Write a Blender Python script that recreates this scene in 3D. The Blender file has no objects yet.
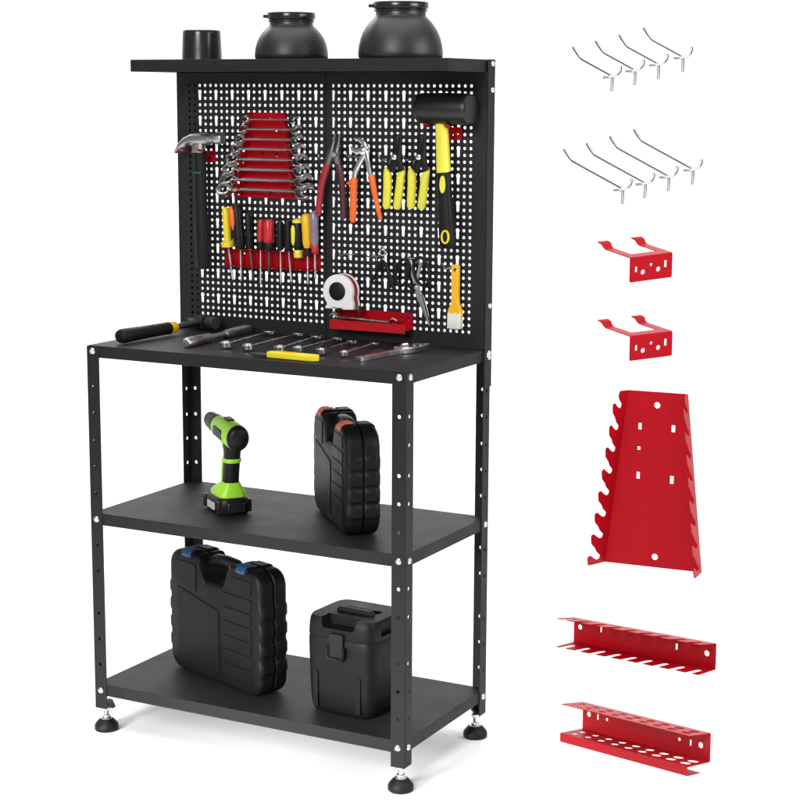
import bpy, math, random
from mathutils import Vector, Matrix
from mathutils.geometry import tessellate_polygon
random.seed(4)
scene = bpy.context.scene
COL = scene.collection
R_ = math.radians

# ------------------------------------------------------------------ camera
CAM = Vector((2.3305, -2.995, 1.3715))
YAW, PITCH, ROLL, F = 0.4865, -0.1690, 0.0046, 1794.0     # F: focal length in 1/800 of the frame
fwd = Vector((-math.sin(YAW)*math.cos(PITCH), math.cos(YAW)*math.cos(PITCH), math.sin(PITCH)))
r0 = Vector((math.cos(YAW), math.sin(YAW), 0)); u0 = r0.cross(fwd)
CR = r0*math.cos(ROLL) + u0*math.sin(ROLL); CU = -r0*math.sin(ROLL) + u0*math.cos(ROLL)
cd = bpy.data.cameras.new("camera"); cam = bpy.data.objects.new("camera", cd); COL.objects.link(cam)
cd.sensor_width = 36; cd.lens = F/800*36; cd.clip_start = .05; cd.clip_end = 100
m = Matrix((CR, CU, -fwd)).transposed().to_4x4(); m.translation = CAM
cam.matrix_world = m
scene.camera = cam

# ------------------------------------------------------------------ world, studio lamps and an added floor fill
scene.view_settings.view_transform = 'Standard'; scene.view_settings.look = 'None'
scene.view_settings.exposure = 0; scene.view_settings.gamma = 1
w = bpy.data.worlds.new("World"); scene.world = w; w.use_nodes = True
w.node_tree.nodes['Background'].inputs[0].default_value = (1, 1, 1, 1)
w.node_tree.nodes['Background'].inputs[1].default_value = .26

def lamp(name, loc, target, sx, sy, power, col=(1, 1, 1), spread=180):
    l = bpy.data.lights.new(name, 'AREA'); l.shape = 'RECTANGLE'; l.size = sx; l.size_y = sy
    l.energy = power; l.color = col; l.spread = R_(spread)
    o = bpy.data.objects.new(name, l); COL.objects.link(o); o.location = loc
    o.rotation_euler = (Vector(target)-Vector(loc)).to_track_quat('-Z', 'Y').to_euler()
    return o
lamp("overhead_softbox", (.3, .0, 4.6), (.3, .0, 0), 5, 5, 190)
lamp("right_softbox", (3.7, .1, 1.9), (.5, .1, .2), 1.6, 1.4, 62)
lamp("key_softbox", (1.0, -4.6, 3.0), (.5, .2, .8), 1.6, 1.6, 165)
lamp("backdrop_light", (-1.9, 1.6, 3.8), (-1.9, 4.9, 1.2), 5, .6, 110)
def floor_spot(name, loc, target, power, deg):
    l = bpy.data.lights.new(name, 'SPOT'); l.energy = power; l.shadow_soft_size = .45; l.spot_size = R_(deg); l.spot_blend = .8
    o = bpy.data.objects.new(name, l); COL.objects.link(o); o.location = loc
    o.rotation_euler = (Vector(target)-Vector(loc)).to_track_quat('-Z', 'Y').to_euler()
floor_spot("floor_fill_spot", (.15, -2.1, .55), (.43, 0, -.10), 780, 27)  # added fill, lightens the shaded floor under the bottom shelf

# ------------------------------------------------------------------ materials
def mat(name, col, rough=.5, metal=0, noise=0.0, bump=0.0, bscale=900, spec=.5, coat=0, alpha=None, trans=0):
    M = bpy.data.materials.new(name); M.use_nodes = True
    nt = M.node_tree; p = nt.nodes['Principled BSDF']
    p.inputs['Base Color'].default_value = (*col, 1); p.inputs['Roughness'].default_value = rough
    p.inputs['Metallic'].default_value = metal; p.inputs['Specular IOR Level'].default_value = spec
    p.inputs['Coat Weight'].default_value = coat; p.inputs['Coat Roughness'].default_value = .15
    p.inputs['Transmission Weight'].default_value = trans
    tc = nt.nodes.new('ShaderNodeTexCoord')
    if noise:
        n = nt.nodes.new('ShaderNodeTexNoise'); n.inputs['Scale'].default_value = 14; n.inputs['Detail'].default_value = 6
        nt.links.new(tc.outputs['Object'], n.inputs['Vector'])
        mr = nt.nodes.new('ShaderNodeMapRange'); mr.inputs[1].default_value = .3; mr.inputs[2].default_value = .7
        mr.inputs[3].default_value = max(.02, rough-noise); mr.inputs[4].default_value = min(1, rough+noise)
        nt.links.new(n.outputs['Fac'], mr.inputs[0]); nt.links.new(mr.outputs[0], p.inputs['Roughness'])
        mx = nt.nodes.new('ShaderNodeMixRGB'); mx.blend_type = 'MULTIPLY'; mx.inputs[0].default_value = noise*2
        mx.inputs[1].default_value = (*col, 1); nt.links.new(n.outputs['Fac'], mx.inputs[2])
        n2 = nt.nodes.new('ShaderNodeMapRange'); n2.inputs[3].default_value = .6; n2.inputs[4].default_value = 1.4
        nt.links.new(n.outputs['Fac'], n2.inputs[0]); nt.links.new(n2.outputs[0], mx.inputs[2])
        nt.links.new(mx.outputs[0], p.inputs['Base Color'])
    if bump:
        n = nt.nodes.new('ShaderNodeTexNoise'); n.inputs['Scale'].default_value = bscale; n.inputs['Detail'].default_value = 2
        nt.links.new(tc.outputs['Object'], n.inputs['Vector'])
        b = nt.nodes.new('ShaderNodeBump'); b.inputs['Strength'].default_value = bump; b.inputs['Distance'].default_value = .0006
        nt.links.new(n.outputs['Fac'], b.inputs['Height']); nt.links.new(b.outputs['Normal'], p.inputs['Normal'])
    return M
M = dict(
    powder=mat('black_powder_coat', (.0128, .0114, .0130), .52, noise=.035, bump=.4, bscale=1100, spec=.19),
    board=mat('black_pegboard_coat', (.0145, .0135, .015), .5, noise=.02, bump=.3, bscale=1300, spec=.25),
    red=mat('red_powder_coat', (.36, .0028, .009), .36, noise=.035, bump=.2, spec=.1),
    red_satin=mat('bright_red_coat', (.41, .012, .018), .36, noise=.03, bump=.2, spec=.15),
    chrome=mat('chrome', (.72, .72, .73), .2, 1, noise=.08),
    steel=mat('brushed_steel', (.42, .42, .43), .34, 1, noise=.1, bump=.2),
    wire=mat('nickel_wire', (.42, .42, .43), .2, 1, noise=.06),
    tool=mat('dark_chrome_tool', (.74, .74, .75), .2, 1, noise=.12, bump=.1),
    dark_steel=mat('dark_steel', (.17, .16, .15), .4, 1, noise=.12, bump=.3),
    zinc=mat('zinc_bolt', (.75, .75, .76), .28, 1, noise=.08),
    rubber=mat('black_rubber', (.0065, .0063, .007), .5, noise=.08, bump=.4, spec=.22),
    mallet=mat('glossy_black_rubber', (.007, .007, .0075), .34, noise=.06, bump=.2, spec=.45),
    plastic=mat('black_plastic', (.0065, .0063, .007), .42, noise=.08, bump=.35, bscale=700, spec=.24),
    casep=mat('black_case_plastic', (.0052, .0046, .0053), .46, noise=.05, bump=.5, bscale=420, spec=.16),
    gloss=mat('black_gloss_plastic', (.012, .012, .0125), .24, noise=.07, bump=.05),
    satin=mat('black_satin_plastic', (.013, .013, .0135), .4, noise=.1, bump=.3, bscale=300),
    yellow=mat('yellow_plastic', (.78, .63, .02), .42, noise=.07, bump=.2),
    yellowgrip=mat('yellow_grip_vinyl', (.72, .66, .05), .45, noise=.08, bump=.3),
    amber=mat('amber_plastic', (.8, .43, .01), .4, noise=.08, bump=.2),
    orange=mat('orange_plastic', (.8, .13, .015), .4, noise=.06, bump=.2),
    latch_orange=mat('orange_latch_plastic', (.55, .075, .03), .5, noise=.06),
    lime=mat('lime_green_plastic', (.30, .62, .02), .42, noise=.06, bump=.25),
    green=mat('green_print', (.01, .16, .07), .5, noise=.05),
    blue=mat('blue_latch_plastic', (.006, .045, .115), .5, noise=.06),
    maroon=mat('dark_red_grip', (.30, .008, .022), .35, noise=.08, bump=.2),
    redgrip=mat('red_grip', (.5, .015, .02), .35, noise=.06),
    violet=mat('smoky_violet_acrylic', (.22, .18, .24), .2, noise=.05),
    white=mat('white_plastic', (.78, .77, .76), .4, noise=.05, bump=.2),
    grey=mat('grey_label', (.42, .42, .42), .5, noise=.08),
    bristle=mat('white_bristle', (.74, .74, .68), .7, noise=.1, bump=.8, bscale=500),
    brown=mat('dark_brown_steel', (.045, .037, .034), .36, .6, noise=.15, bump=.4),
    paper=mat('white_backdrop', (.86, .86, .86), .9, noise=.01, spec=.1),
)

# ------------------------------------------------------------------ mesh helpers
class MB:
    def __init__(s): s.v = []; s.f = []
    def add(s, vs, fs):
        o = len(s.v); s.v += [Vector(v) for v in vs]; s.f += [tuple(i+o for i in f) for f in fs]; return s
    def box(s, a, b, X=None):
        """axis-aligned box between corners a and b (then moved by matrix X)"""
        vs = [Vector((x, y, z)) for x in (a[0], b[0]) for y in (a[1], b[1]) for z in (a[2], b[2])]
        if X is not None: vs = [X @ v for v in vs]
        return s.add(vs, [(0, 1, 3, 2), (4, 6, 7, 5), (0, 4, 5, 1), (2, 3, 7, 6), (0, 2, 6, 4), (1, 5, 7, 3)])
    def tube(s, pts, rad, seg=12, flat=1.0, up=None, n=2.0):
        """swept closed tube; flat squeezes along the second axis; n > 2 squares the section"""
        pts = [Vector(p) for p in pts]
        if not hasattr(rad, '__len__'): rad = [rad]*len(pts)
        fl = flat if hasattr(flat, '__len__') else [flat]*len(pts)
        vs, fs = [], []
        t0 = (pts[1]-pts[0]).normalized()
        a = Vector(up) if up is not None else (Vector((0, 0, 1)) if abs(t0.z) < .9 else Vector((1, 0, 0)))
        for i, p in enumerate(pts):
            t = ((pts[min(i+1, len(pts)-1)]-p).normalized()+(p-pts[max(i-1, 0)]).normalized())
            t = t.normalized() if t.length > 1e-6 else t0
            a2 = (a-t*a.dot(t)).normalized(); b2 = t.cross(a2); a = a2 if up is None else a
            for k in range(seg):
                th = 2*math.pi*k/seg; c, q = math.cos(th), math.sin(th)
                if n != 2: c = math.copysign(abs(c)**(2/n), c); q = math.copysign(abs(q)**(2/n), q)
                vs.append(p + b2*(rad[i]*c) + a2*(rad[i]*fl[i]*q))
        for i in range(len(pts)-1):
            for k in range(seg):
                k2 = (k+1) % seg
                fs.append((i*seg+k, i*seg+k2, (i+1)*seg+k2, (i+1)*seg+k))
        fs.append(tuple(range(seg-1, -1, -1))); fs.append(tuple((len(pts)-1)*seg+k for k in range(seg)))
        return s.add(vs, fs)
    def lathe(s, prof, o=(0, 0, 0), ax=(0, 0, 1), seg=48):
        """prof: list of (radius, height) along ax"""
        o = Vector(o); ax = Vector(ax).normalized(); t = Vector((1, 0, 0)) if abs(ax.x) < .9 else Vector((0, 1, 0))
        b = ax.cross(t).normalized(); a = b.cross(ax)
        vs, fs = [], []
        for r, h in prof:
            for k in range(seg):
                th = 2*math.pi*k/seg; vs.append(o+ax*h+a*(r*math.cos(th))+b*(r*math.sin(th)))
        for i in range(len(prof)-1):
            for k in range(seg):
                k2 = (k+1) % seg; fs.append((i*seg+k, i*seg+k2, (i+1)*seg+k2, (i+1)*seg+k))
        fs.append(tuple(range(seg-1, -1, -1))); fs.append(tuple((len(prof)-1)*seg+k for k in range(seg)))
        return s.add(vs, fs)
    def plate(s, outline, holes, th, o=(0, 0, 0), ux=(1, 0, 0), uy=(0, 0, 1), centre=True):
        """sheet with an outline and holes, thickness th across the plane of ux, uy"""
        o, ux, uy = Vector(o), Vector(ux), Vector(uy); nrm = ux.cross(uy).normalized()
        loops = [[Vector((p[0], p[1], 0)) for p in l] for l in [outline]+list(holes)]
        tri = tessellate_polygon(loops)
        flat = [p for l in loops for p in l]; N = len(flat)
        a = th/2 if centre else 0; b = -th/2 if centre else -th
        vs = [o+ux*p.x+uy*p.y+nrm*a for p in flat]+[o+ux*p.x+uy*p.y+nrm*b for p in flat]
        fs = []
        for t in tri:
            p, q, r = (flat[i] for i in t)
            if (q-p).cross(r-p).z < 0: t = (t[0], t[2], t[1])
            fs.append(tuple(t)); fs.append((t[0]+N, t[2]+N, t[1]+N))
        k = 0
        for li, l in enumerate(loops):
            area = sum(l[i].x*l[(i+1) % len(l)].y-l[(i+1) % len(l)].x*l[i].y for i in range(len(l)))
            rev = (area > 0) == (li == 0)
            for i in range(len(l)):
                i0, i1 = k+i, k+(i+1) % len(l)
                fs.append((i0, i0+N, i1+N, i1) if rev else (i0, i1, i1+N, i0+N))
            k += len(l)
        return s.add(vs, fs)
    def loft(s, sections):
        """sections: lists of equal length of 3-D points"""
        n = len(sections[0]); vs = [p for q in sections for p in q]; fs = []
        for i in range(len(sections)-1):
            for k in range(n):
                k2 = (k+1) % n; fs.append((i*n+k, i*n+k2, (i+1)*n+k2, (i+1)*n+k))
        fs.append(tuple(range(n-1, -1, -1))); fs.append(tuple((len(sections)-1)*n+k for k in range(n)))
        return s.add(vs, fs)
    def build(s, name, m, parent=None, bevel=0, seg=2, world=False, ang=38):
        vs = s.v
        if world and parent is not None:
            inv = WM[parent.name].inverted(); vs = [inv @ v for v in vs]
        me = bpy.data.meshes.new(name); me.from_pydata([tuple(v) for v in vs], [], s.f); me.validate()
        import bmesh
        bm = bmesh.new(); bm.from_mesh(me); bmesh.ops.recalc_face_normals(bm, faces=bm.faces); bm.to_mesh(me); bm.free()
        me.shade_smooth(); me.set_sharp_from_angle(angle=R_(ang))
        me.materials.append(M[m] if isinstance(m, str) else m)
        o = bpy.data.objects.new(name, me); COL.objects.link(o)
        if parent is not None: o.parent = parent
        if parent is not None: WM[o.name] = WM[parent.name]
        if bevel:
            b = o.modifiers.new('bevel', 'BEVEL'); b.width = bevel; b.segments = seg; b.limit_method = 'ANGLE'; b.angle_limit = R_(40)
        return o
WM = {}
def thing(name, label, cat, loc=(0, 0, 0), X=None, group=None):
    o = bpy.data.objects.new(name, None); COL.objects.link(o); o.empty_display_size = .02
    Mx = X if X is not None else Matrix.Translation(Vector(loc))
    o.matrix_world = Mx; WM[o.name] = Mx.copy()
    o['label'] = label; o['category'] = cat
    if group: o['group'] = group
    return o
def copy_thing(src, X, label):
    c = src.copy(); COL.objects.link(c); c.matrix_world = X; c['label'] = label; WM[c.name] = X.copy()
    def rec(a, b):
        for ch in [q for q in bpy.data.objects if q.parent == a]:
            d = ch.copy(); COL.objects.link(d); d.parent = b; rec(ch, d)
    rec(src, c)
    return c
def circ(x, y, r, n=12, sy=1): return [(x+r*math.cos(2*math.pi*k/n), y+r*sy*math.sin(2*math.pi*k/n)) for k in range(n)]
def rect(x, y, w, h): return [(x-w/2, y-h/2), (x+w/2, y-h/2), (x+w/2, y+h/2), (x-w/2, y+h/2)]
def rrect(x0, y0, x1, y1, r, n=5):
    out = []
    for cx, cy, a0 in ((x1-r, y0+r, -90), (x1-r, y1-r, 0), (x0+r, y1-r, 90), (x0+r, y0+r, 180)):
        for k in range(n+1):
            a = R_(a0+90*k/n); out.append((cx+r*math.cos(a), cy+r*math.sin(a)))
    return out
def frame(o, x, y):
    x = Vector(x).normalized(); y = Vector(y).normalized(); z = x.cross(y)
    X = Matrix((x, y, z)).transposed().to_4x4(); X.translation = Vector(o); return X
def at(u, v, axis, val):
    """point of the plane axis = val that stands at photo position (u, v)"""
    d = fwd + CR*((u-400)/F) - CU*((v-400)/F); t = (val-CAM[axis])/d[axis]
    return CAM + d*t

# ------------------------------------------------------------------ setting: white paper sweep
fl_d = Vector((-math.sin(YAW), math.cos(YAW), 0)); fl_r = Vector((math.cos(YAW), math.sin(YAW), 0))
base = Vector((.38, .19, 0)); prof = [(-6, 0), (1.6, 0)]
for k in range(1, 13):
    a = R_(90*k/12); prof.append((1.6+1.4*math.sin(a), 1.4-1.4*math.cos(a)))
prof.append((3.0, 6))
mb = MB(); vs = []
for sx in (-7, 7):
    vs += [base+fl_d*p[0]+fl_r*sx+Vector((0, 0, p[1])) for p in prof]
n = len(prof); mb.add(vs, [(i, i+1, n+i+1, n+i) for i in range(n-1)])
bd = mb.build('backdrop', 'paper', ang=60); bd['kind'] = 'structure'

# ------------------------------------------------------------------ the workbench
W, D, FL, TH = .76, .3774, .031, .0255
HT, HM, HB, HP, ZL = .848, .487, .107, 1.441, .052
YB = D-.030                                                # front face of the pegboard
bench = thing('workbench', 'tall black steel workbench with pegboard back, three shelves and overhead shelf', 'workbench', (W/2, D/2, 0))

def tray(name, x0, x1, y0, y1, z, lip=TH):
    mb = MB(); t = .0015
    mb.box((x0, y0, z-t), (x1, y1, z))
    mb.box((x0, y0, z-lip), (x1, y0+t, z-t)); mb.box((x0, y1-t, z-lip), (x1, y1, z-t))
    mb.box((x0, y0+t, z-lip), (x0+t, y1-t, z-t)); mb.box((x1-t, y0+t, z-lip), (x1, y1-t, z-t))
    # rolled hems under the long edges
    mb.box((x0+t, y0+t, z-lip), (x1-t, y0+.012, z-lip+t)); mb.box((x0+t, y1-.012, z-lip), (x1-t, y1-t, z-lip+t))
    import bmesh
    return mb
def weld_tray(name, *a, **k):
    # outer skin as one welded box (so its folded edges bevel), open underneath with hems
    x0, x1, y0, y1, z = a; lip = k.get('lip', TH); t = .0015
    mb = MB()
    O = [(x0, y0), (x1, y0), (x1, y1), (x0, y1)]; I = [(x0+t, y0+t), (x1-t, y0+t), (x1-t, y1-t), (x0+t, y1-t)]
    H = [(x0+.012, y0+.012), (x1-.012, y0+.012), (x1-.012, y1-.012), (x0+.012, y1-.012)]
    vs = [(x, y, z) for x, y in O]+[(x, y, z-lip) for x, y in O]+[(x, y, z-lip) for x, y in H]+[(x, y, z-lip+t) for x, y in H]+[(x, y, z-lip+t) for x, y in I]+[(x, y, z-t) for x, y in I]
    fs = [(0, 1, 2, 3), (23, 22, 21, 20)]
    for i in range(4):
        j = (i+1) % 4
        for b0, b1 in ((0, 4), (4, 8), (8, 12), (12, 16), (16, 20)):
            fs.append((b0+i, b1+i, b1+j, b0+j))
    mb.add(vs, fs)
    return mb.build(name, 'powder', bench, bevel=.0011, world=True)
G = .0022
weld_tray('tabletop', G, W-G, G, D-G, HT)
weld_tray('shelf', G, W-G, G, D-G, HM)
weld_tray('shelf', G, W-G, G, D-G, HB)
weld_tray('overhead_shelf', 0, W-.0025, .174, D-.001, HP)

def bolt(parent, o, ax, r=.0068):
    o = Vector(o); ax = Vector(ax)
    b = MB().lathe([(r, 0), (r, .0012), (r*.86, .0022), (r*.72, .0038), (r*.45, .0046), (r*.42, .0026), (.0005, .0024)], o, ax, 20)
    return b.build('bolt', 'zinc', parent, world=True)
HOLES = [.760, .704, .644, .588, .531, .418, .361, .266, .209, .152]
def leg(fx, fy, holes):
    """angle-iron leg; fx = 0 left / 1 right, fy = 0 front / 1 back"""
    X0 = 0 if fx == 0 else W; sx = 1 if fx == 0 else -1; Y0 = 0 if fy == 0 else D; sy = 1 if fy == 0 else -1
    mb = MB(); t = .002; top = HT-.0016
    hs = [circ(FL/2, z, .0039, 10) for z in holes]; hs2 = [circ(FL/2-.0005, z, .0039, 10) for z in HOLES]
    o = [(0, ZL), (FL, ZL), (FL, top), (0, top)]
    mb.plate(o, hs, t, (X0, Y0+sy*t/2, 0), (sx, 0, 0), (0, 0, 1))
    mb.plate([(t, ZL), (FL, ZL), (FL, top), (t, top)], hs2, t, (X0+sx*t/2, Y0, 0), (0, sy, 0), (0, 0, 1))
    L = mb.build('leg', 'powder', bench, bevel=.0006, seg=1, world=True)
    for z in (.8365, .474, .093):
        if fy == 0: bolt(L, (X0+sx*FL/2, Y0, z), (0, -1, 0))
        bolt(L, (X0, Y0+sy*FL/2, z), (-sx, 0, 0))
    k = .044 if fx == 0 else .029
    pl = MB().plate([(.002, .002), (k, .002), (k, .012), (.012, k), (.002, k)], [], .003, (X0+sx*.0005, Y0+sy*.0005, ZL+.006), (sx, 0, 0), (0, sy, 0))
    pl.build('foot_plate', 'powder', L, world=True)
    c = Vector((X0+sx*.0165, Y0+sy*.0165, 0))
    f = MB().lathe([(.0235, 0), (.0258, .002), (.0262, .009), (.0246, .014), (.0165, .0235), (.0125, .0265), (.004, .027)], c, seg=36).build('foot', 'rubber', bench, world=True)
    MB().lathe([(.0125, .0255), (.0128, .0275), (.0105, .0285), (.0088, .031), (.0088, .033), (.0068, .0345)] + [(.0050+.0007*(k % 2), .0345+.0012*k) for k in range(10)] + [(.0092, .0462), (.0092, .0515), (.003, .052)], c, seg=24).build('stem', 'zinc', f, world=True)
    return L
leg(0, 0, HOLES); leg(1, 0, [z for z in HOLES if z not in (.704,)]); leg(0, 1, HOLES); leg(1, 1, HOLES)
def post(fx):
    X0 = -.0021 if fx == 0 else W+.0021; sx = 1 if fx == 0 else -1; t = .002; z0, z1 = .768, HP+.0005
    mb = MB()
    mb.plate([(t, z0), (FL+t, z0), (FL+t, z1), (t, z1)], [], t, (X0+sx*t/2, D+.0021, 0), (0, -1, 0), (0, 0, 1))
    mb.plate([(0, z0), (FL+t, z0), (FL+t, z1), (0, z1)], [], t, (X0, D+.0021-t/2, 0), (sx, 0, 0), (0, 0, 1))
    P = mb.build('post', 'powder', bench, bevel=.0006, seg=1, world=True)
    for z in (1.4325, 1.38, .9385, .8400, .8310): bolt(P, (X0, D-.012, z), (-sx, 0, 0), .0055)
post(0); post(1)

def pegboard(x0, x1, first, ncol, slotcol):
    z0, z1, p, q = HT+.0008, HP-TH+.0005, .01414, .01403; th = .0014; ztop = 1.388
    mb = MB(); xa, xb = first-p/2, first+p*(ncol-1)+p/2; za, zb = ztop-36*q-q/2, ztop+q/2
    y0, y1 = YB, YB+th
    def cell(outer, hole):
        loops = [[Vector((a, b, 0)) for a, b in l] for l in (outer, hole)]; tri = tessellate_polygon(loops)
        flat = [v for l in loops for v in l]; return flat, tri, len(outer), len(hole)
    rc = cell([(-p/2, -q/2), (p/2, -q/2), (p/2, q/2), (-p/2, q/2)], circ(0, 0, .0033, 12))
    kh = [(.0046*math.cos(a), .0046*math.sin(a)) for a in [R_(-45+270*k/12) for k in range(13)]]
    kh += [(-.0033, -.0050)]+[(-.0033*math.cos(a), -q-.0004-.0036*math.sin(a)) for a in [R_(180*k/6) for k in range(7)]]+[(.0033, -.0050)]
    sc = cell([(-p/2, -1.5*q), (p/2, -1.5*q), (p/2, q/2), (-p/2, q/2)], kh)
    def put(c, x, z):
        flat, tri, no, nh = c; N = len(flat)
        vs = [(x+f.x, y0, z+f.y) for f in flat]+[(x+f.x, y1, z+f.y) for f in flat]; fs = []
        for t in tri: fs += [tuple(t), tuple(i+N for i in t[::-1])]
        for i in range(nh):
            a, b = no+i, no+(i+1) % nh; fs.append((a, b, b+N, a+N))
        mb.add(vs, fs)
    for k in range(ncol):
        for r in range(37):
            x, z = first+p*k, ztop-q*r; s = (k-slotcol) % 3 == 0
            if s and r % 4 == 2: continue
            put(sc if s and r % 4 == 1 else rc, x, z)
    for a, b, c, d in ((x0, xa, z0, z1), (xb, x1, z0, z1), (xa, xb, z0, za), (xa, xb, zb, z1)):
        for y in (y0, y1): mb.add([(a, y, c), (b, y, c), (b, y, d), (a, y, d)], [(0, 1, 2, 3)])
    # returned edges
    yb = YB+.0285
    for x in (x0, x1): mb.add([(x, y0, z0), (x, yb, z0), (x, yb, z1), (x, y0, z1)], [(0, 1, 2, 3)])
    for z in (z0, z1): mb.add([(x0, y0, z), (x1, y0, z), (x1, yb, z), (x0, yb, z)], [(0, 1, 2, 3)])
    return mb.build('pegboard_panel', 'board', bench, world=True)
pegboard(.0005, .3797, .0308, 25, 2)
pegboard(.3813, W-.0005, .3986, 24, 0)

# ------------------------------------------------------------------ things on the overhead shelf
def spun(name, label, cat, u, y, prof, m, parts=()):
    p = at(u, 59, 1, y); t = thing(name, label, cat, (p.x, y, HP))
    return t, MB().lathe(prof, seg=64)
t, b = spun('plastic_cup', 'plain black upturned plastic cup, smallest thing on the overhead shelf', 'cup', 202, .27,
    [(.001, .0005), (.0435, .0005), (.0432, .004), (.0425, .02), (.041, .055), (.0405, .060), (.0392, .0625), (.0375, .063), (.0365, .0618), (.001, .0618)], 'gloss')
b.build('cup_body', 'gloss', t)
def jar(label, u, s, k):
    t, b = spun('jar', label, 'jar', u, .27, [(.001, .0005), (.074*s, .0005), (.0765*s, .004*k), (.077*s, .012*k), (.0755*s, .025*k), (.0725*s, .038*k), (.068*s, .050*k), (.0615*s, .061*k), (.0545*s, .070*k), (.0490*s, .0755*k), (.0465*s, .078*k), (.0455*s, .080*k), (.0455*s, .088*k), (.001, .088*k)], 'satin')
    b.build('jar_body', 'satin', t)
    z = .088*k
    c = MB().lathe([(.001, z-.001), (.0485*s, z-.001), (.049*s, z), (.0485*s, z+.002), (.0465*s, z+.0028), (.0465*s, z+.0042), (.0500*s, z+.005), (.0505*s, z+.0065), (.0505*s, z+.0165), (.0495*s, z+.0180), (.047*s, z+.0185), (.001, z+.0185)], seg=64)
    c.box((-.058*s, -.009, z+.007), (-.049*s, .009, z+.0135), Matrix.Rotation(YAW, 4, 'Z'))
    c.build('screw_cap', 'gloss', t, bevel=.0006)
    return t
jar('squat black domed jar with screw cap, between the cup and the bigger jar', 291.5, 1.0, .885)
jar('biggest black domed jar with screw cap, at the right end of the overhead shelf', 400.5, 1.12, 1.075)

# ------------------------------------------------------------------ things on the pegboard
def B(u, v, off=.02): return at(u, v, 1, YB-off)
YD = Vector((0, -1, 0))

def wire(mb, pts, r=.0014, seg=8): return mb.tube(pts, r, seg)
def board_hook(label, u, v, length=.05, group='chrome hooks plugged into the pegboard'):
    o = B(u, v, 0); t = thing('peg_hook', label, 'hook', o, group=group)
    mb = MB(); f = -1
    wire(mb, [(0, .004, -.012), (0, -.002, -.010), (0, -.0045, 0), (0, -.008, .0015), (0, -length*.8, .0015), (0, -length*.95, .006), (0, -length, .013)], .0017)
    wire(mb, [(-.016, .003, .003), (-.015, -.0015, .0025), (-.011, -.0035, 0), (.011, -.0035, 0), (.015, -.0015, .0025), (.016, .003, .003)], .0015)
    mb.build('hook_wire', 'wire', t)
    return t

# bracket with two arms: local x along the plate, y away from the plate's face (arms run along +y), z up
def bracket(t, w, h, d, s, m='red'):
    mb = MB(); th = .9*s
    o = rrect(-w/2, -h, w/2, 0, 1.6*s, 3)
    hs = [rect(-.35*w, -.5*h, 2.6*s, 5.5*s), circ(-.19*w, -.64*h, 2.5*s, 12), circ(0, -.38*h, 1.6*s, 10), circ(.17*w, -.60*h, 2.5*s, 12), rect(.34*w, -.42*h, 3.2*s, 7*s)]
    mb.plate(o, hs, th, (0, 0, 0), (1, 0, 0), (0, 0, 1))
    aw = 10*s; bk = 13*s
    mb.plate([(-w/2, th/2), (w/2, th/2), (w/2, d), (w/2-aw, d), (w/2-aw, bk), (-w/2+aw, bk), (-w/2+aw, d), (-w/2, d)], [], th, (0, 0, -.35*s), (1, 0, 0), (0, 1, 0))
    mb.build('bracket_plate', m, t)
    for sg in (-1, 1):
        c = sg*(w/2-aw/2); pts = [(d-.3*s, -.35*s), (d+3*s, 1.2*s), (d+6*s, 4*s), (d+13*s, 5*s)]
        q = MB()
        sec = []
        for i, (y, z) in enumerate(pts):
            hw = aw/2*(1, 1.05, 1.2, 1.25)[i]
            sec.append([(c-hw, y, z-th/2), (c+hw, y, z-th/2), (c+hw, y, z+th/2), (c-hw, y, z+th/2)])
        q.loft(sec); q.build('arm_tip', m, t)

def board_bracket(label, u, v, w=.058):
    o = B(u, v, .002); t = thing('tool_bracket', label, 'tool holder', X=frame(o, (-1, 0, 0), (0, -1, 0)), group='red brackets on the pegboard')
    bracket(t, w, .026, .052, .00105); return t
board_bracket('red bracket carrying the claw hammer at the left of the pegboard', 205, 150.5)
board_bracket('red bracket carrying the black rubber mallet at the right of the pegboard', 449, 127)

# claw hammer on the board
o = B(200, 150, .035); h = thing('claw_hammer', 'claw hammer with grey steel head and long black handle, hanging on the pegboard', 'hammer', o)
def P(u, v, off): return B(u, v, off)
mb = MB()
mb.tube([P(199, 150, .035), P(199.5, 154, .035), P(200, 170, .035), P(200.5, 200, .035), P(201.5, 230, .035), P(203, 262, .035), P(203.4, 269, .035)], [.0135, .0150, .0155, .0155, .0165, .0175, .015], 16, .75, (0, 1, 0))
mb.build('handle', 'rubber', h, world=True)
mb = MB()
mb.tube([P(198.8, 138, .035), P(198.8, 152.5, .035)], [.0125, .0140], 16, .8, (0, 1, 0), 5)
mb.tube([P(210, 139.5, .035), P(205, 139, .035), P(199, 139.5, .035), P(192, 140, .035), P(186, 142, .035), P(181, 146, .035), P(176, 152.5, .035)], [.0125, .0135, .0145, .0135, .0110, .008, .003], 14, [1, .9, .85, .9, 1.1, 1.5, 3.0], (0, 1, 0))
mb.tube([P(209, 139.3, .035), P(213, 138.6, .035), P(215, 138.6, .035), P(216, 138.5, .035), P(222, 138.2, .035), P(223, 138.2, .035)], [.0105, .0095, .0098, .0132, .0132, .012], 18)
mb.build('head', 'steel', h, world=True, bevel=.0006)
mb = MB()
for k, (a, b) in enumerate(((0, 3), (5, 2), (9, 4), (15, 2), (18, 3))):
    mb.box((-.011+a*.001, -.0145, -.0505-.0008*(k % 2)), (-.011+(a+b)*.001, -.0105, -.0480+.0008*(k % 3)))
mb.build('printed_mark', 'green', h)

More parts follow.
